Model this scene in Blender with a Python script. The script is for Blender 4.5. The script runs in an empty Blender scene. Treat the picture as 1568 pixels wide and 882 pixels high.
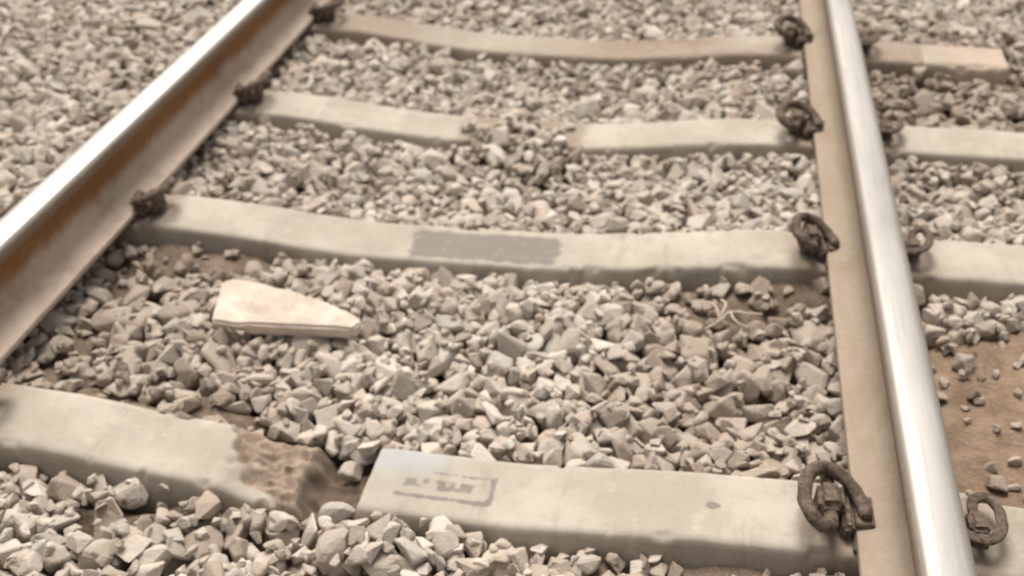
import bpy, bmesh, math, random, time
import numpy as np
from mathutils import Vector, Matrix
T0=time.time()
random.seed(7); rng=np.random.default_rng(11)
scene=bpy.context.scene
scene.view_settings.view_transform='Standard'
scene.view_settings.look='None'
scene.view_settings.exposure=0

# ------------------------------------------------------------ helpers
def sstep(e0,e1,x):
    t=np.clip((np.asarray(x,float)-e0)/(e1-e0),0,1); return t*t*(3-2*t)
_lat={}
def vnoise(x,y,scale,seed=0):
    if seed not in _lat: _lat[seed]=np.random.default_rng(1000+seed).random((256,256))
    L=_lat[seed]
    x=np.asarray(x,float)/scale+57.3; y=np.asarray(y,float)/scale+91.7
    xi=np.floor(x).astype(int); yi=np.floor(y).astype(int)
    fx=x-xi; fy=y-yi; fx=fx*fx*(3-2*fx); fy=fy*fy*(3-2*fy)
    a=L[xi%256,yi%256];b=L[(xi+1)%256,yi%256];c=L[xi%256,(yi+1)%256];d=L[(xi+1)%256,(yi+1)%256]
    return (a*(1-fx)+b*fx)*(1-fy)+(c*(1-fx)+d*fx)*fy
def ell(x,y,cx,cy,rx,ry,soft=.5):
    r=np.sqrt(((x-cx)/rx)**2+((y-cy)/ry)**2)
    return 1-sstep(1-soft,1+soft,r)
def new_obj(name,verts,faces,mat=None,smooth=False,sharp=None):
    me=bpy.data.meshes.new(name); me.from_pydata([tuple(v) for v in verts],[],[tuple(f) for f in faces]); me.update()
    ob=bpy.data.objects.new(name,me); scene.collection.objects.link(ob)
    if mat: me.materials.append(mat)
    if smooth:
        me.polygons.foreach_set('use_smooth',[True]*len(me.polygons))
        if sharp: me.set_sharp_from_angle(angle=math.radians(sharp))
    return ob
class NT:
    def __init__(s,name):
        s.m=bpy.data.materials.new(name); s.m.use_nodes=True; s.t=s.m.node_tree; s.n=s.t.nodes; s.l=s.t.links
        s.b=s.n['Principled BSDF']
    def node(s,typ):
        return s.n.new(typ)
    def put(s,sock,v):
        if isinstance(v,bpy.types.NodeSocket): s.l.new(v,sock)
        elif isinstance(v,tuple) and len(v)==3 and sock.type=='RGBA': sock.default_value=(*v,1)
        else: sock.default_value=v
    def noise(s,vec,scale,detail=4,rough=.6):
        n=s.node('ShaderNodeTexNoise'); s.put(n.inputs['Vector'],vec); n.inputs['Scale'].default_value=scale
        n.inputs['Detail'].default_value=detail; n.inputs['Roughness'].default_value=rough; return n.outputs['Fac']
    def mix(s,f,a,b,mode='MIX'):
        n=s.node('ShaderNodeMix'); n.data_type='RGBA'; n.blend_type=mode
        s.put(n.inputs[0],f); s.put(n.inputs[6],a); s.put(n.inputs[7],b); return n.outputs[2]
    def math(s,op,a,b=0.,c=0.):
        n=s.node('ShaderNodeMath'); n.operation=op; s.put(n.inputs[0],a); s.put(n.inputs[1],b); s.put(n.inputs[2],c); return n.outputs[0]
    def rng(s,v,a,b,c=0.,d=1.,smooth=True):
        n=s.node('ShaderNodeMapRange'); n.interpolation_type='SMOOTHSTEP' if smooth else 'LINEAR'
        s.put(n.inputs[0],v)
        for i,k in enumerate((a,b,c,d)): n.inputs[i+1].default_value=k
        return n.outputs[0]
    def bump(s,h,strength,dist):
        n=s.node('ShaderNodeBump'); n.inputs['Strength'].default_value=strength; n.inputs['Distance'].default_value=dist
        s.put(n.inputs['Height'],h); s.l.new(n.outputs[0],s.b.inputs['Normal'])
    def obj(s): return s.node('ShaderNodeTexCoord').outputs['Object']
    def attr(s,name):
        n=s.node('ShaderNodeAttribute'); n.attribute_name=name; return n
    def sep(s,v):
        n=s.node('ShaderNodeSeparateXYZ'); s.put(n.inputs[0],v); return n.outputs

# ------------------------------------------------------------ layout
XL,XR=-1.39,.361          # rail centre lines
XC=(XL+XR)/2; SL=2.75; TW=.147
main_Y=[1.106,1.834,2.405,2.995]
back_Y=[3.58+.6*i for i in range(45)]
front_Y=[.50,-.1,-.7,-1.3,-1.9,-2.5,-3.1]
ALLY=main_Y+back_Y+front_Y
SKEW=[-.012,.022,-.010,-.045]+[0]*60       # dy/dx of each sleeper
def dip(x): return -.01-.046*sstep(.74,.15,np.abs(np.asarray(x,float)-XC))
def sl_top(x,idx=-1):
    z=dip(x)
    if idx==0:
        z=z-.022*sstep(-.80,-.72,x)*(1-sstep(-.545,-.525,x))-.045*sstep(-.655,-.62,x)*(1-sstep(-.545,-.522,x))
    return z

# ------------------------------------------------------------ materials
def mat_ballast():
    s=NT('ballast_stone'); a=s.attr('Col').outputs['Color']; o=s.obj()
    n1=s.noise(o,60,4,.65); n2=s.noise(o,240,2,.6); n3=s.noise(o,7,2)
    c=s.mix(s.rng(n1,.40,.72,0,.34),a,(.27,.22,.175))
    c=s.mix(s.rng(n2,.55,.75,0,.35),c,(.58,.53,.465))
    c=s.mix(s.rng(n3,.52,.75,0,.14),c,(.30,.24,.185))
    s.put(s.b.inputs['Base Color'],c); s.b.inputs['Roughness'].default_value=.95
    s.b.inputs['Specular IOR Level'].default_value=.15
    s.bump(s.math('ADD',n1,s.math('MULTIPLY',n2,.4)),.45,.006)
    return s.m
def mat_ground():
    s=NT('dirt_ground'); o=s.obj()
    n1=s.noise(o,14,6,.7); n2=s.noise(o,110,4,.7); n3=s.noise(o,2.5,3)
    c=s.mix(s.rng(n1,.35,.68),(.20,.14,.095),(.34,.25,.18))
    c=s.mix(s.rng(n2,.52,.75,0,.5),c,(.42,.34,.265))
    c=s.mix(s.rng(n3,.45,.7,0,.35),c,(.19,.13,.09))
    dk=s.mix(s.rng(n1,.35,.68),(.12,.09,.067),(.215,.17,.13))
    dk=s.mix(s.rng(n2,.52,.75,0,.5),dk,(.34,.285,.23))
    c=s.mix(s.attr('grey').outputs['Fac'],c,dk)
    v=s.node('ShaderNodeTexVoronoi'); s.put(v.inputs['Vector'],o); v.inputs['Scale'].default_value=22
    vs=s.sep(v.outputs['Color'])
    st=s.mix(vs[0],(.26,.21,.165),(.46,.40,.33)); st=s.mix(s.rng(v.outputs['Distance'],.25,.6,0,.9),st,(.10,.075,.055))
    m=s.attr('stony').outputs['Fac']
    c=s.mix(m,c,st)
    s.put(s.b.inputs['Base Color'],c); s.b.inputs['Roughness'].default_value=.97; s.b.inputs['Specular IOR Level'].default_value=.15
    h=s.math('ADD',s.math('MULTIPLY',n1,.7),s.math('MULTIPLY',n2,.35))
    h=s.math('SUBTRACT',h,s.math('MULTIPLY',s.math('MULTIPLY',v.outputs['Distance'],m),2.2))
    s.bump(h,.9,.022)
    return s.m
def mat_concrete():
    s=NT('weathered_concrete'); o=s.obj()
    info=s.node('ShaderNodeObjectInfo')
    vm=s.node('ShaderNodeVectorMath'); vm.operation='ADD'; s.put(vm.inputs[0],o); s.put(vm.inputs[1],info.outputs['Location']); p=vm.outputs[0]
    n1=s.noise(p,5,5,.6); n2=s.noise(p,38,5,.7); n3=s.noise(p,220,3,.6); n4=s.noise(p,13,4,.7); n5=s.noise(p,2.2,2)
    mp=s.node('ShaderNodeMapping'); mp.inputs['Scale'].default_value=(18,3,3); s.put(mp.inputs[0],p); n6=s.noise(mp.outputs[0],1.5,4,.65)
    c=s.mix(s.rng(n1,.35,.68),(.355,.32,.265),(.45,.41,.35))
    c=s.mix(s.rng(n2,.5,.72,0,.38),c,(.28,.24,.19))
    c=s.mix(s.rng(n4,.56,.72,0,.5),c,(.51,.47,.41))
    c=s.mix(s.rng(n5,.45,.65,0,.3),c,(.32,.295,.25))
    c=s.mix(s.rng(n6,.54,.72,0,.42),c,(.26,.21,.165))
    t=s.attr('tint'); tv=s.sep(t.outputs['Vector'])
    brown=s.mix(s.rng(n2,.35,.65),(.17,.125,.092),(.32,.255,.20))
    brown=s.mix(s.rng(tv[0],1.25,1.6,0,.8),brown,(.085,.06,.044))
    f=s.rng(s.math('ADD',tv[0],s.math('MULTIPLY',s.math('SUBTRACT',n2,.5),.8)),.25,.75)
    c=s.mix(f,c,brown)
    f2=s.rng(s.math('ADD',tv[1],s.math('MULTIPLY',s.math('SUBTRACT',n2,.5),1.3)),.3,.75,0,.85)
    c=s.mix(f2,c,(.18,.162,.148))
    f3=s.rng(s.math('ADD',tv[2],s.math('MULTIPLY',s.math('SUBTRACT',n2,.5),.8)),.25,.8,0,.8)
    c=s.mix(f3,c,(.37,.38,.385))
    c=s.mix(s.math('MULTIPLY',t.outputs['Alpha'],.28),c,(.50,.31,.22))
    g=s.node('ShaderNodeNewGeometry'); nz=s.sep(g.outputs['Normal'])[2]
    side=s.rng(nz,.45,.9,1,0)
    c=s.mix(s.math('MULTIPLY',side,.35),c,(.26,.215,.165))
    s.put(s.b.inputs['Base Color'],c); s.b.inputs['Roughness'].default_value=.93; s.b.inputs['Specular IOR Level'].default_value=.2
    s.bump(s.math('ADD',s.math('MULTIPLY',n2,.6),s.math('MULTIPLY',n3,.4)),.4,.004)
    return s.m
def mat_rail(name,rustf,d0,d1,ruA,ruB,st0,st1,met,rou):
    s=NT(name); o=s.obj(); X,Y,Z=s.sep(o)
    mp=s.node('ShaderNodeMapping'); mp.inputs['Scale'].default_value=(6,1.2,6); s.put(mp.inputs[0],o)
    mq=s.node('ShaderNodeMapping'); mq.inputs['Scale'].default_value=(1,.04,1); s.put(mq.inputs[0],o)
    n1=s.noise(mp.outputs[0],4,5,.65); n2=s.noise(o,70,4,.7); n3=s.noise(mp.outputs[0],1.2,3); n4=s.noise(o,9,4,.7); n5=s.noise(mq.outputs[0],160,3,.6)
    zz=s.math('ADD',Z,s.math('MULTIPLY',s.math('SUBTRACT',n4,.5),.05))
    dust=s.mix(n2,d0,d1)
    dust=s.mix(s.rng(n1,.45,.7,0,.5),dust,(.26,.195,.14))
    dust=s.mix(s.rng(n4,.5,.7,0,.4),dust,(.24,.165,.11))
    rust=s.mix(n2,ruA,ruB)
    dull=s.mix(n2,(.15,.11,.075),(.28,.205,.145))
    c=s.mix(s.rng(zz,.045,.090,0,rustf),dust,rust)
    c=s.mix(s.rng(Z,.130,.138),c,dull)
    ax=s.math('ABSOLUTE',X)
    top=s.math('MULTIPLY',s.rng(Z,.150,.158),s.rng(s.math('ADD',ax,s.math('MULTIPLY',s.math('SUBTRACT',n1,.5),.008)),.033,.0372,1,0))
    steel=s.mix(s.rng(n3,.3,.7),st0,st1)
    steel=s.mix(s.rng(n5,.45,.7,0,.35),steel,(.22,.20,.175))
    steel=s.mix(s.rng(s.math('ADD',ax,s.math('MULTIPLY',s.math('SUBTRACT',n4,.5),.01)),.018,.032,0,.5),steel,(.28,.235,.185))
    c=s.mix(top,c,steel)
    s.put(s.b.inputs['Base Color'],c)
    s.put(s.b.inputs['Metallic'],s.math('MULTIPLY',top,met))
    s.put(s.b.inputs['Roughness'],s.rng(top,0,1,.88,rou,False))
    s.bump(s.math('MULTIPLY',n2,s.math('SUBTRACT',1.,s.math('MULTIPLY',top,.85))),.5,.004)
    return s.m
def mat_clip():
    s=NT('rusty_iron'); o=s.obj(); n=s.noise(o,60,5,.7)
    c=s.mix(s.rng(n,.3,.7),(.05,.037,.029),(.19,.145,.11))
    s.put(s.b.inputs['Base Color'],c); s.b.inputs['Roughness'].default_value=.9; s.b.inputs['Specular IOR Level'].default_value=.3; s.bump(n,.6,.004); return s.m
def mat_simple(name,a,b,scale,rough=.9,bs=.5):
    s=NT(name); o=s.obj(); n=s.noise(o,scale,6,.7)
    s.put(s.b.inputs['Base Color'],s.mix(s.rng(n,.3,.7),a,b)); s.b.inputs['Roughness'].default_value=rough; s.bump(n,bs,.006); return s.m
M_ball=mat_ballast(); M_gr=mat_ground(); M_con=mat_concrete(); M_clip=mat_clip()
M_rl=mat_rail('rusty_rail_steel',1.0,(.42,.335,.265),(.54,.45,.375),(.12,.055,.02),(.36,.175,.065),(.54,.51,.48),(.66,.63,.60),.75,.42)
M_rr=mat_rail('dusty_rail_steel',.9,(.26,.21,.155),(.37,.305,.235),(.12,.09,.055),(.22,.17,.11),(.26,.25,.24),(.38,.365,.35),.55,.5)

# ------------------------------------------------------------ rails
def rail(name,x,mat):
    half=[(.075,0),(.0755,.004),(.074,.0105),(.070,.0125),(.045,.019),(.028,.026),(.017,.034),(.0105,.047),(.0085,.062),(.0085,.095),(.0095,.114),(.0125,.126),(.0185,.1325),(.0335,.137),(.0355,.1395),(.0362,.150),(.0358,.1585),(.0345,.1635),(.0315,.1675),(.027,.1698),(.020,.1712),(.010,.1719)]
    prof=[(a,b) for a,b in half]+[(0,.172)]+[(-a,b) for a,b in reversed(half)]
    ys=[-4.5+.5*i for i in range(72)]
    n=len(prof); V=[];F=[]
    for y in ys:
        for a,b in prof: V.append((a,y,b))
    for j in range(len(ys)-1):
        for i in range(n):
            k=(i+1)%n; F.append((j*n+i,j*n+k,(j+1)*n+k,(j+1)*n+i))
    F.append(tuple(range(n))[::-1]); F.append(tuple((len(ys)-1)*n+i for i in range(n)))
    ob=new_obj(name,V,F,mat,True,40); ob.location=(x,0,0)
    bm=bmesh.new(); bm.from_mesh(ob.data); bmesh.ops.recalc_face_normals(bm,faces=bm.faces); bm.to_mesh(ob.data); bm.free()
    return ob
rail('steel_rail',XL,M_rl); rail('steel_rail.001',XR,M_rr)

# ------------------------------------------------------------ clips + shoulder
def tube(pts,r,seg=10,sub=5):
    P=[Vector(p) for p in pts]; P=[P[0]*2-P[1]]+P+[P[-1]*2-P[-2]]
    C=[]
    for i in range(1,len(P)-2):
        for k in range(sub):
            t=k/sub; p0,p1,p2,p3=P[i-1:i+3]
            C.append(.5*((2*p1)+(p2-p0)*t+(2*p0-5*p1+4*p2-p3)*t*t+(3*p1-p0-3*p2+p3)*t**3))
    C.append(P[-2])
    V=[];F=[]; up=Vector((0,0,1))
    for i,c in enumerate(C):
        d=(C[min(i+1,len(C)-1)]-C[max(i-1,0)]).normalized()
        if i==0: s=d.cross(up).normalized()
        s=(s-d*s.dot(d)).normalized(); u=d.cross(s)
        rr=r*(.75 if i in (0,len(C)-1) else 1)
        for k in range(seg):
            a=2*math.pi*k/seg; V.append(c+s*math.cos(a)*rr+u*math.sin(a)*rr)
    for i in range(len(C)-1):
        for k in range(seg):
            F.append((i*seg+k,i*seg+(k+1)%seg,(i+1)*seg+(k+1)%seg,(i+1)*seg+k))
    F.append(tuple(range(seg))[::-1]); F.append(tuple((len(C)-1)*seg+k for k in range(seg)))
    return V,F
def box_bm(bm,c,h,bev,jit=0):
    r=bmesh.ops.create_cube(bm,size=1); vs=r['verts']
    for v in vs: v.co=Vector((c[0]+v.co.x*2*h[0]+random.uniform(-jit,jit),c[1]+v.co.y*2*h[1]+random.uniform(-jit,jit),c[2]+v.co.z*2*h[2]+random.uniform(-jit,jit)))
    es=list({e for v in vs for e in v.link_edges})
    bmesh.ops.bevel(bm,geom=es,offset=bev,segments=3,affect='EDGES')
def clip_mesh():
    V,F=tube([(.042,-.058,.026),(.042,-.02,.028),(.042,.035,.028),(.050,.056,.036),(.070,.058,.048),(.085,.030,.056),(.083,-.014,.060),(.064,-.044,.057),(.034,-.052,.048),(.008,-.036,.037),(-.010,-.004,.029),(-.014,.024,.028)],.0118,12)
    bm=bmesh.new(); vs=[bm.verts.new(v) for v in V]
    for f in F: bm.faces.new([vs[i] for i in f])
    box_bm(bm,(.043,-.003,.020),(.021,.027,.030),.009,.003)   # shoulder eye
    box_bm(bm,(.012,0,.006),(.011,.046,.016),.006,.003)       # shoulder wall against foot
    box_bm(bm,(-.014,.005,.0175),(.016,.032,.0055),.002,.001) # liner on the foot
    bmesh.ops.recalc_face_normals(bm,faces=bm.faces)
    for v in bm.verts:
        v.co+=Vector((vnoise(v.co.y,v.co.z,.012,61)-.5,vnoise(v.co.x,v.co.z,.012,62)-.5,vnoise(v.co.x,v.co.y,.012,63)-.5))*.003
    me=bpy.data.meshes.new('rail_clip'); bm.to_mesh(me); bm.free(); me.materials.append(M_clip)
    me.polygons.foreach_set('use_smooth',[True]*len(me.polygons)); me.set_sharp_from_angle(angle=math.radians(50))
    return me
CLIP=clip_mesh()
def pad_mesh():
    bm=bmesh.new(); box_bm(bm,(0,0,-.006),(.078,.068,.0052),.002)
    me=bpy.data.meshes.new('rail_pad'); bm.to_mesh(me); bm.free(); me.materials.append(mat_simple('pad_rubber',(.05,.04,.035),(.14,.11,.09),60)); return me
PAD=pad_mesh()

# ------------------------------------------------------------ sleepers
def sleeper_mesh(idx,yc,nx,nt):
    xs=np.linspace(-SL/2,SL/2,nx)
    hw=TW/2
    H=.20
    side=[(-hw-.05,-H),(-hw-.030,-.12),(-hw-.018,-.06),(-hw-.010,-.030),(-hw-.005,-.014),(-hw-.001,-.006),(-hw+.003,-.002)]
    top=[(t,0) for t in np.linspace(-hw+.010,hw-.010,nt)]
    prof=side+top+[(-a,b) for a,b in reversed(side)]
    n=len(prof); P=np.array(prof)
    X=np.repeat(xs,n); Yp=np.tile(P[:,0],nx); Zp=np.tile(P[:,1],nx)
    wx=X+XC
    zt=sl_top(wx,idx)
    Z=zt+Zp
    seed=20+idx
    amp=sstep(-.15,-.02,Zp)
    rough=(vnoise(wx,Yp+yc,.03,seed)-.5)*.002+(vnoise(wx,Yp+yc,.18,seed+1)-.5)*.003
    edge=sstep(hw-.018,hw,np.abs(Yp))*sstep(-.03,0,Zp)
    chips=sstep(.66,.85,vnoise(wx,Yp*2+yc,.05,seed+2)*.6+.4*vnoise(wx,Yp,.017,seed+9))*edge
    Z=Z+rough*amp-.007*chips
    Y=Yp+(vnoise(wx,Zp*3+yc,.07,seed+3)-.5)*.003*(np.abs(Yp)>hw-.01)-np.sign(Yp)*.004*chips
    R=np.zeros_like(X);G=np.zeros_like(X);B=np.zeros_like(X);A=np.zeros_like(X)
    for xr in (XL,XR): # dirt around the fastenings
        d=np.abs(wx-xr); R=np.maximum(R,.62*(1-sstep(.10,.24,d)))
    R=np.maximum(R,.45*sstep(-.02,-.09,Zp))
    R=np.maximum(R,.5*chips)
    if idx==0:
        nz=(vnoise(wx,Y,.02,77)-.5)
        inn=sstep(-.80,-.73,wx+.05*(Y/hw)+nz*.07)*(1-sstep(-.54,-.52,wx))
        gap=sstep(-.655,-.625,wx+nz*.05+.01*(Y/hw))*(1-sstep(-.54,-.52,wx))
        R=np.maximum(R,.85*inn+1.0*gap)
        Z=Z-inn*np.abs(nz)*.03*amp-gap*np.abs(vnoise(wx,Y,.035,78)-.5)*.04*amp
        B=np.maximum(B,(sstep(-.55,-.53,wx)*(1-sstep(-.46,-.30,wx)))*sstep(-.03,.05,Yp)*.8)
        def soft(v,a,b,w): return sstep(a-w,a+w,v)*(1-sstep(b-w,b+w,v))
        fr=soft(wx,-.475,-.296,.008)*soft(Yp,-.037,-.025,.004)+soft(wx,-.42,-.296,.01)*soft(Yp,.020,.029,.004)*.8+soft(wx,-.309,-.296,.004)*soft(Yp,-.03,.03,.005)
        fr=fr+soft(wx,-.462,-.33,.006)*soft(Yp,-.014,.010,.005)*(.35+.65*sstep(.3,.6,vnoise(wx,Yp*.5,.010,90)))
        G=np.maximum(G,np.clip(fr,0,1)*(.55+.35*vnoise(wx,Yp,.03,91)))
        G=np.maximum(G,ell(wx,Yp,.07,0,.013,.008))
        R=np.maximum(R,.45*sstep(.42,.5,wx))
    if idx==1:
        q=sstep(-.675,-.63,wx+.02*(vnoise(Yp,wx,.02,5)-.5))*(1-sstep(-.32,-.265,wx))*(1-sstep(.035,.066,Yp))*sstep(-.078,-.05,Yp)
        G=np.maximum(G,q*.8)
        for q in range(4): G=np.maximum(G,.6*((np.abs(Yp-.01+.018*(q-1.5))<.004)&(wx>.70)&(wx<.80)))
    if idx==2:
        R=np.maximum(R,.62*sstep(-.74,-.62,wx)*(1-sstep(-.34,-.26,wx)))
        G=np.maximum(G,.8*ell(wx,Yp,-.60,-.03,.06,.03))
    if idx==3:
        R=np.maximum(R,.56+.3*(vnoise(wx,Yp,.2,5)-.5))
        A=sstep(.60,.76,wx)
        R=np.where(A>.1,.3,R)
    if idx<0:
        R=np.maximum(R,.25)
    V=np.stack([X,Y,Z],1)
    i=np.arange(nx-1)[:,None]*n; k=np.arange(n-1)[None,:]
    q=np.stack([i+k,i+k+n,i+k+n+1,i+k+1],-1).reshape(-1,4)
    F=q.tolist(); F.append(list(range(n))); F.append(list(range((nx-1)*n,nx*n))[::-1])
    for j in range(nx-1): F.append([j*n,j*n+n-1,(j+1)*n+n-1,(j+1)*n])
    me=bpy.data.meshes.new('railway_sleeper'); me.from_pydata(V.tolist(),[],F); me.update()
    bm=bmesh.new(); bm.from_mesh(me); bmesh.ops.recalc_face_normals(bm,faces=bm.faces); bm.to_mesh(me); bm.free()
    at=me.attributes.new('tint','FLOAT_COLOR','POINT')
    at.data.foreach_set('color',np.stack([R,G,B,A],1).astype(np.float32).ravel())
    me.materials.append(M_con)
    me.polygons.foreach_set('use_smooth',[True]*len(me.polygons)); me.set_sharp_from_angle(angle=math.radians(70))
    return me
GEN=sleeper_mesh(-1,0,140,8)
for i,yc in enumerate(ALLY):
    me=sleeper_mesh(i,yc,620,30) if i<4 else GEN
    nm='railway_sleeper' if i==0 else 'railway_sleeper.%03d'%i
    ob=bpy.data.objects.new(nm,me); scene.collection.objects.link(ob); ob.location=(XC,yc,0); ob.rotation_euler=(0,0,math.atan(SKEW[i]))
    k=0
    if yc<14:
        for xr in (XL,XR):
            pd=bpy.data.objects.new('rail_pad_%d'%(k//2+1),PAD); scene.collection.objects.link(pd); pd.parent=ob; pd.location=(xr-XC,0,0)
            for sg in (-1,1):
                k+=1
                c=bpy.data.objects.new('rail_clip_%d'%k,CLIP); scene.collection.objects.link(c); c.parent=ob
                c.location=(xr-XC+sg*.0755,random.uniform(-.008,.008),random.uniform(-.001,.002))
                outer=(xr>0)==(sg>0)
                if outer: c.scale=(.72,.80,.55)
                else: c.scale=(random.uniform(.88,1.0),random.uniform(.86,.98),random.uniform(.86,1.0))
                c.rotation_euler=(0,random.uniform(-.12,.12),(0 if sg>0 else math.pi)+random.uniform(-.15,.15))

# ------------------------------------------------------------ ballast surface functions
def target(x,y):
    t=dip(x)-.034+.016*(vnoise(x,y,.22,1)-.5)+.010*(vnoise(x,y,.08,2)-.5)
    inside=sstep(-1.50,-1.42,x)
    t=t*inside+(1-inside)*(.030+.025*(vnoise(x,y,.3,3)-.5))
    cribA=sstep(1.18,1.32,y)*(1-sstep(1.62,1.74,y))
    t=t-.024*cribA*sstep(-.10,.15,x)*(1-sstep(.45,.6,x))
    t=t-.022*cribA*(1-sstep(-1.3,-1.0,x))*inside
    t=t+.010*cribA*ell(x,y,-.5,1.5,.4,.25)
    for a,b in ((1.95,2.28),(2.52,2.87)):
        t=t-.012*sstep(a,a+.08,y)*(1-sstep(b-.08,b,y))*inside
    nearf=(1-sstep(.95,1.05,y))
    t=t-.010*nearf+.016*nearf*sstep(-.40,-.15,x)
    t=t+.040*ell(x,y,-.43,.965,.12,.055)
    t=t+.040*ell(x,y,-.49,2.39,.18,.10)
    t=t+.01*sstep(.9,1.2,x)
    return t
def dirtmask(x,y):
    w=x+.12*(vnoise(x,y,.1,8)-.5); v=y+.12*(vnoise(x,y,.09,9)-.5)
    D=ell(w,v,.84,1.38,.48,.34,.15)
    D=np.maximum(D,.8*ell(w,v,-1.27,1.40,.09,.33,.4))
    D=np.maximum(D,.95*ell(w,v,-1.14,1.71,.22,.07,.4))
    D=np.maximum(D,.95*ell(w,v,-.98,1.215,.36,.045,.4))
    D=np.maximum(D,.95*ell(w,v,.12,1.70,.24,.08,.4))
    D=np.maximum(D,.5*ell(w,v,.22,1.45,.10,.30,.4))
    D=np.maximum(D,.4*ell(w,v,-1.1,2.05,.25,.10,.5))
    D=np.maximum(D,.6*ell(w,v,.75,2.75,.35,.22,.5))
    D=np.maximum(D,.9*ell(w,v,.2,.97,.35,.07,.4))
    D=np.maximum(D,.8*ell(w,v,-1.0,1.0,.28,.04,.4))
    return D
def soil(x,y):
    t=target(x,y); D=dirtmask(x,y)
    return t-.048*(1-D)-.006+.014*(vnoise(x,y,.045,4)-.5)+.008*(vnoise(x,y,.022,6)-.5)

# ------------------------------------------------------------ ground sheet
BX0,BX1,BY0,BY1=-4.6,3.0,-.7,6.6
def axis(a,b,st):
    c=list(np.arange(a,b+1e-6,st)); o=[];d=st*2;p=a
    while p>-400: p-=d; d*=1.45; o.append(p)
    q=[];d=st*2;p=c[-1]
    while p<400: p+=d; d*=1.45; q.append(p)
    return np.array(o[::-1]+c+q)
gx=axis(BX0,BX1,.018); gy=axis(BY0,BY1,.018)
GX,GY=np.meshgrid(gx,gy,indexing='ij')
GZ=soil(GX,GY)
ins=sstep(BX0-.1,BX0+.5,GX)*(1-sstep(BX1-.5,BX1+.1,GX))*sstep(BY0-.1,BY0+.4,GY)*(1-sstep(BY1-.5,BY1+.1,GY))
far=np.clip(np.maximum(np.abs(GX-XC)-4.5,0)/6,0,1)
flat=np.where(GX<-1.5,.02,-.075)-.5*far
GZ=GZ*ins+(1-ins)*flat
n0,n1=GX.shape
V=np.stack([GX.ravel(),GY.ravel(),GZ.ravel()],1)
i=np.arange(n0-1)[:,None]*n1; k=np.arange(n1-1)[None,:]
F=np.stack([i+k,i+k+n1,i+k+n1+1,i+k+1],-1).reshape(-1,4)
def np_mesh(name,V,F,k,smooth=True):
    me=bpy.data.meshes.new(name); me.vertices.add(len(V)); me.vertices.foreach_set('co',V.astype(np.float32).ravel())
    me.loops.add(F.size); me.loops.foreach_set('vertex_index',F.astype(np.int32).ravel())
    me.polygons.add(len(F)); me.polygons.foreach_set('loop_start',np.arange(0,F.size,k,dtype=np.int32))
    me.polygons.foreach_set('use_smooth',np.full(len(F),smooth))
    me.update(calc_edges=True); return me
me=np_mesh('ground',V,F,4)
at=me.attributes.new('stony','FLOAT','POINT'); at.data.foreach_set('value',(1-ins).astype(np.float32).ravel())
at=me.attributes.new('grey','FLOAT','POINT'); at.data.foreach_set('value',(.85*(1-sstep(.3,.5,GX))).astype(np.float32).ravel())
me.materials.append(M_gr)
g=bpy.data.objects.new('ground',me); scene.collection.objects.link(g)

# ------------------------------------------------------------ rock library
def rock(seed):
    r=random.Random(seed); bm=bmesh.new()
    for _ in range(r.randint(9,15)):
        v=Vector((r.gauss(0,1),r.gauss(0,1),r.gauss(0,1))).normalized()
        m=max(abs(v.x),abs(v.y),abs(v.z)); v=v.lerp(v/m,.4)*r.uniform(.83,1.0)
        bm.verts.new(v)
    bmesh.ops.convex_hull(bm,input=bm.verts[:])
    bmesh.ops.delete(bm,geom=[v for v in bm.verts if not v.link_faces],context='VERTS')
    bmesh.ops.dissolve_limit(bm,angle_limit=math.radians(23),verts=bm.verts[:],edges=bm.edges[:])
    bmesh.ops.bevel(bm,geom=bm.edges[:],offset=r.choice((.08,.12,.15)),segments=1,profile=.5,affect='EDGES',clamp_overlap=True)
    bmesh.ops.remove_doubles(bm,verts=bm.verts[:],dist=.03)
    bmesh.ops.triangulate(bm,faces=bm.faces[:]); bm.verts.index_update()
    V=np.array([v.co[:] for v in bm.verts]); F=np.array([[v.index for v in f.verts] for f in bm.faces]); bm.free()
    c=(V.max(0)+V.min(0))/2; V=(V-c)/((V.max(0)-V.min(0))/2)
    return V,F
ROCKS=[rock(s) for s in range(80)]

# ------------------------------------------------------------ deposition
RES=.006
hx=np.arange(BX0,BX1,RES); hy=np.arange(BY0,BY1,RES)
HX,HY=np.meshgrid(hx,hy,indexing='ij')
H=soil(HX,HY); TG=target(HX,HY); DM=dirtmask(HX,HY)
onS=np.zeros(H.shape,bool)
for i,yc in enumerate(ALLY):
    yy=HY-yc-SKEW[i]*(HX-XC)
    m=(np.abs(yy)<TW/2+.004)&(np.abs(HX-XC)<SL/2+.004)
    if not m.any(): continue
    z=sl_top(HX,i if i==0 else -1)
    ms=(np.abs(yy)<TW/2+.018)&(np.abs(HX-XC)<SL/2+.01)
    H=np.where(ms,np.maximum(H,z-.06),H); H=np.where(m,np.maximum(H,z),H); onS|=(np.abs(yy)<TW/2+.014)&(np.abs(HX-XC)<SL/2+.004)
allow=np.maximum(.7*ell(HX,HY,-.49,2.39,.17,.08,.4),ell(HX,HY,-.44,1.03,.09,.02,.3))
allow=np.maximum(allow,(HX<-1.50).astype(float))
allow=np.maximum(allow,.010+.03*((np.abs(HY-2.995)<.12)))
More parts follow.
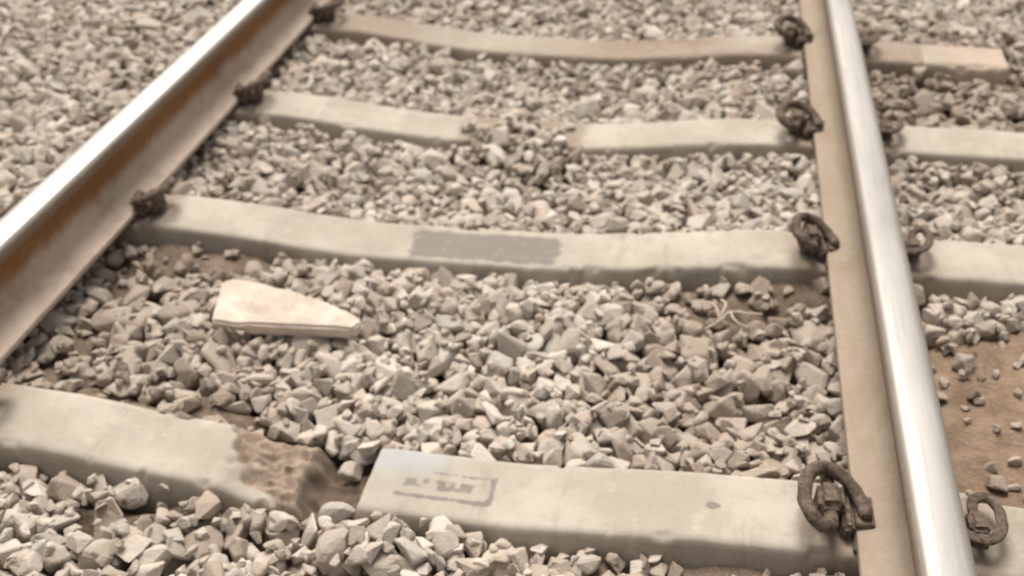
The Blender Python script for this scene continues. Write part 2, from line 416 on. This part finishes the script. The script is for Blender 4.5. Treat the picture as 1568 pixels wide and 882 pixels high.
def deposit(N,x0,x1,y0,y1,rmin,rmax,out,tol,pw=1.4):
    xs=rng.uniform(x0,x1,N);ys=rng.uniform(y0,y1,N);us=rng.random((N,8))
    for j in range(N):
        x=xs[j];y=ys[j];u=us[j]
        ix=int((x-BX0)/RES);iy=int((y-BY0)/RES)
        if DM[ix,iy]>u[0]*1.02 : continue
        if onS[ix,iy] and allow[ix,iy]<u[1]: continue
        a=rmin+(rmax-rmin)*u[2]**pw
        b=a*(.64+.34*u[3]); c=a*(.42+.38*u[4])
        if H[ix,iy]+c>TG[ix,iy]+.016: continue
        for xr in (XL,XR):
            if abs(x-xr)<.078+b and H[ix,iy]+2*c>-.012: break
        else:
            w=int(a/RES)+1
            if ix-w<0 or iy-w<0 or ix+w>=H.shape[0] or iy+w>=H.shape[1]: continue
            sl=(slice(ix-w,ix+w+1),slice(iy-w,iy+w+1))
            h=H[sl]; th=u[5]*6.283; ct,st=math.cos(th),math.sin(th)
            dx=HX[sl]-x; dy=HY[sl]-y
            p=(dx*ct+dy*st)/a; q=(-dx*st+dy*ct)/b; e=p*p+q*q; m=e<1
            hm=h[m]
            if hm.size<3: continue
            mn=hm.mean(); z=mn*.62+hm.max()*.38+c*.62
            if z+c>TG[ix,iy]+.012+tol*u[6]: continue
            d=hm-mn; pm=p[m]; qm=q[m]
            gp=float((d*pm).sum()/(pm*pm).sum()/a); gq=float((d*qm).sum()/(qm*qm).sum()/b)
            H[sl]=np.where(m,np.maximum(h,z+c*np.sqrt(np.clip(1-e,0,1))*.9),h)
            out.append((x,y,z,a,b,c,th,max(-.8,min(.8,gp)),max(-.8,min(.8,gq))))
S=[]
deposit(15000,-3.3,1.7,.35,4.3,.026,.044,S,.016,1.7)
deposit(42000,-3.3,1.7,.35,4.3,.018,.032,S,.012)
n_a=len(S)
deposit(50000,-3.3,1.7,.35,4.3,.011,.022,S,.008)
n_b=len(S)
deposit(36000,BX0+.06,BX1-.06,BY0+.06,BY1-.06,.018,.038,S,.015)
n_c=len(S)
DM=DM*0+.45
TG=TG+.012
deposit(6000,-1.5,1.2,.8,3.0,.0075,.013,S,.01)
S=np.array(S); N=len(S)
x,y,z,a,b,c,th,gp,gq=S.T
tp=np.arctan(gp)+rng.normal(0,.20,N); tq=np.arctan(gq)+rng.normal(0,.20,N)
def rotz(t):
    R=np.zeros((N,3,3));R[:,0,0]=np.cos(t);R[:,0,1]=-np.sin(t);R[:,1,0]=np.sin(t);R[:,1,1]=np.cos(t);R[:,2,2]=1;return R
def roty(t):
    R=np.zeros((N,3,3));R[:,0,0]=np.cos(t);R[:,0,2]=np.sin(t);R[:,2,0]=-np.sin(t);R[:,2,2]=np.cos(t);R[:,1,1]=1;return R
def rotx(t):
    R=np.zeros((N,3,3));R[:,1,1]=np.cos(t);R[:,1,2]=-np.sin(t);R[:,2,1]=np.sin(t);R[:,2,2]=np.cos(t);R[:,0,0]=1;return R
RM=rotz(th)@roty(-tp)@rotx(tq)
sc=np.stack([a,b,c],1)*1.08
pal=np.array([(.52,.465,.40),(.49,.435,.375),(.45,.395,.335),(.40,.345,.285),(.56,.51,.45),(.46,.39,.32),(.30,.25,.205),(.44,.41,.365)])
ci=rng.choice(len(pal),N,p=[.2,.18,.16,.12,.12,.07,.07,.08])
col=pal[ci]*(rng.uniform(.86,1.08,N)[:,None])
dmv=dirtmask(x,y)
dust_low_mix=np.clip(.65*np.maximum(dmv,ell(x,y,.15,1.45,.25,.4,.5)*.7)+.4*(vnoise(x,y,.35,12)-.6),0,.7)
dust_low_mix=np.maximum(dust_low_mix,.5*ell(x,y,.62,2.75,.28,.5,.5))
dust_low_mix=np.maximum(dust_low_mix,.35*ell(x,y,-1.0,1.45,.25,.35,.5))
dust_low_mix=np.maximum(dust_low_mix,(z<target(x,y)-.032)*.35)  # stones low in the pile also mixed towards the dark brown
col=col*(1-dust_low_mix[:,None])+np.array((.24,.185,.14))*dust_low_mix[:,None]
shp=rng.integers(0,len(ROCKS),N)
VV=[];FF=[];CC=[];off=0
for s in range(len(ROCKS)):
    idx=np.where(shp==s)[0]
    if not len(idx): continue
    rv,rf=ROCKS[s]
    P=np.einsum('nij,nkj->nki',RM[idx],rv[None]*sc[idx][:,None,:])+np.stack([x,y,z],1)[idx][:,None,:]
    VV.append(P.reshape(-1,3)); nv=len(rv)
    FF.append((rf[None]+(np.arange(len(idx))*nv)[:,None,None]+off).reshape(-1,3)); off+=nv*len(idx)
    CC.append(np.repeat(col[idx],nv,0))
VV=np.concatenate(VV);FF=np.concatenate(FF);CC=np.concatenate(CC)
me=np_mesh('ballast_gravel',VV,FF,3,False)
at=me.attributes.new('Col','FLOAT_COLOR','POINT')
at.data.foreach_set('color',np.concatenate([CC,np.ones((len(CC),1))],1).astype(np.float32).ravel())
me.materials.append(M_ball)
ob=bpy.data.objects.new('ballast_gravel',me); scene.collection.objects.link(ob)
print('INFO stones',n_a,n_b,n_c,N,'tris',len(FF),time.time()-T0)

# ------------------------------------------------------------ broken slab
def hz(x,y): 
    ix=int((x-BX0)/RES);iy=int((y-BY0)/RES); return float(H[ix-3:ix+4,iy-3:iy+4].max())
def slab():
    top=[(-.166,-.054),(-.174,.056),(-.156,.070),(-.02,.038),(.06,.018),(.136,-.008),(.152,-.028),(.136,-.048),(.03,-.050),(-.08,-.054)]
    bm=bmesh.new()
    tv=[bm.verts.new((x,y,.016+(.006 if y>0 else -.004)+random.uniform(-.002,.002))) for x,y in top]
    bv=[bm.verts.new((x*.97,y*1.02-.004,-.022)) for x,y in top]
    bm.faces.new(tv); bm.faces.new(bv[::-1]); n=len(top)
    for i in range(n): bm.faces.new((tv[i],bv[i],bv[(i+1)%n],tv[(i+1)%n]))
    bmesh.ops.recalc_face_normals(bm,faces=bm.faces)
    bmesh.ops.bevel(bm,geom=bm.edges[:],offset=.005,segments=2,affect='EDGES')
    bmesh.ops.triangulate(bm,faces=bm.faces[:])
    bmesh.ops.subdivide_edges(bm,edges=bm.edges[:],cuts=3,use_grid_fill=True)
    for v in bm.verts:
        v.co+=Vector((0,0,1))*float(vnoise(v.co.x,v.co.y,.035,31)-.5)*.008+v.co.normalized()*float(vnoise(v.co.x+v.co.z,v.co.y+v.co.z,.015,32)-.5)*.005
    me=bpy.data.meshes.new('broken_stone_slab'); bm.to_mesh(me); bm.free()
    me.materials.append(mat_simple('pale_sandstone',(.54,.445,.37),(.68,.585,.495),18,.9,.5))
    ob=bpy.data.objects.new('broken_stone_slab',me); scene.collection.objects.link(ob)
    X,Y=-.812,1.505
    zz=np.mean([hz(X+dx,Y+dy) for dx in(-.1,-.05,0,.05,.1) for dy in (-.03,0,.03)])
    ob.location=(X,Y,zz+.019); ob.rotation_euler=(math.radians(11),math.radians(1),math.radians(4))
slab()
# ------------------------------------------------------------ dry twig
def twig():
    bx,by=.07,1.60; bz=hz(bx,by)+.004
    segs=[[(-.03,-.02,.0),(0,0,.012),(.02,.02,.02),(.06,.025,.016),(.085,.035,.01)],[(0,0,.012),(-.01,.03,.022),(-.03,.05,.02)],[(.02,.02,.02),(.03,-.01,.022),(.055,-.02,.014)],[(.0,.01,.014),(.01,.045,.02),(.0,.07,.012)]]
    V=[];F=[]
    for s in segs:
        v,f=tube(s,.0028,6,5); o=len(V); V+=v; F+=[tuple(i+o for i in q) for q in f]
    ob=new_obj('dry_twig',V,F,mat_simple('dry_wood',(.42,.35,.27),(.55,.47,.38),60),True); ob.location=(bx,by,bz)
twig()

# ------------------------------------------------------------ light
SE,SAZ=math.radians(62),math.radians(-20)   # azimuth from +Y toward +X
w=bpy.data.worlds.new("World"); scene.world=w; w.use_nodes=True; nt=w.node_tree
sk=nt.nodes.new('ShaderNodeTexSky'); sk.sky_type='NISHITA'; sk.sun_disc=False; sk.sun_elevation=SE; sk.sun_rotation=SAZ
sk.air_density=1; sk.dust_density=6; sk.ozone_density=1
hs=nt.nodes.new('ShaderNodeHueSaturation'); hs.inputs['Saturation'].default_value=.25
mx=nt.nodes.new('ShaderNodeMix'); mx.data_type='RGBA'; mx.blend_type='MULTIPLY'; mx.inputs[0].default_value=1; mx.inputs[7].default_value=(1,.945,.88,1)
nt.links.new(sk.outputs[0],hs.inputs['Color']); nt.links.new(hs.outputs[0],mx.inputs[6]); nt.links.new(mx.outputs[2],nt.nodes['Background'].inputs[0])
nt.nodes['Background'].inputs[1].default_value=.15
sd=bpy.data.lights.new('sun','SUN'); sd.energy=3.5; sd.angle=math.radians(30); sd.color=(1,.94,.865)
so=bpy.data.objects.new('sun',sd); scene.collection.objects.link(so)
D=Vector((math.sin(SAZ)*math.cos(SE),math.cos(SAZ)*math.cos(SE),math.sin(SE)))
so.rotation_euler=D.to_track_quat('Z','Y').to_euler(); so.location=(0,0,8)

# ------------------------------------------------------------ camera
cd=bpy.data.cameras.new('camera'); cam=bpy.data.objects.new('camera',cd); scene.collection.objects.link(cam); scene.camera=cam
bk=Vector((.176,-.780,.600)).normalized(); rt=Vector((.981,.190,-.040)); rt=(rt-bk*rt.dot(bk)).normalized(); up=bk.cross(rt)
M=Matrix((rt,up,bk)).transposed().to_4x4(); M.translation=Vector((0,0,1.238)); cam.matrix_world=M
cd.sensor_width=36; cd.lens=36*1500/1568; cd.clip_start=.05; cd.clip_end=1500
cd.dof.use_dof=True; cd.dof.focus_distance=1.20; cd.dof.aperture_fstop=3.5
print('done',time.time()-T0)
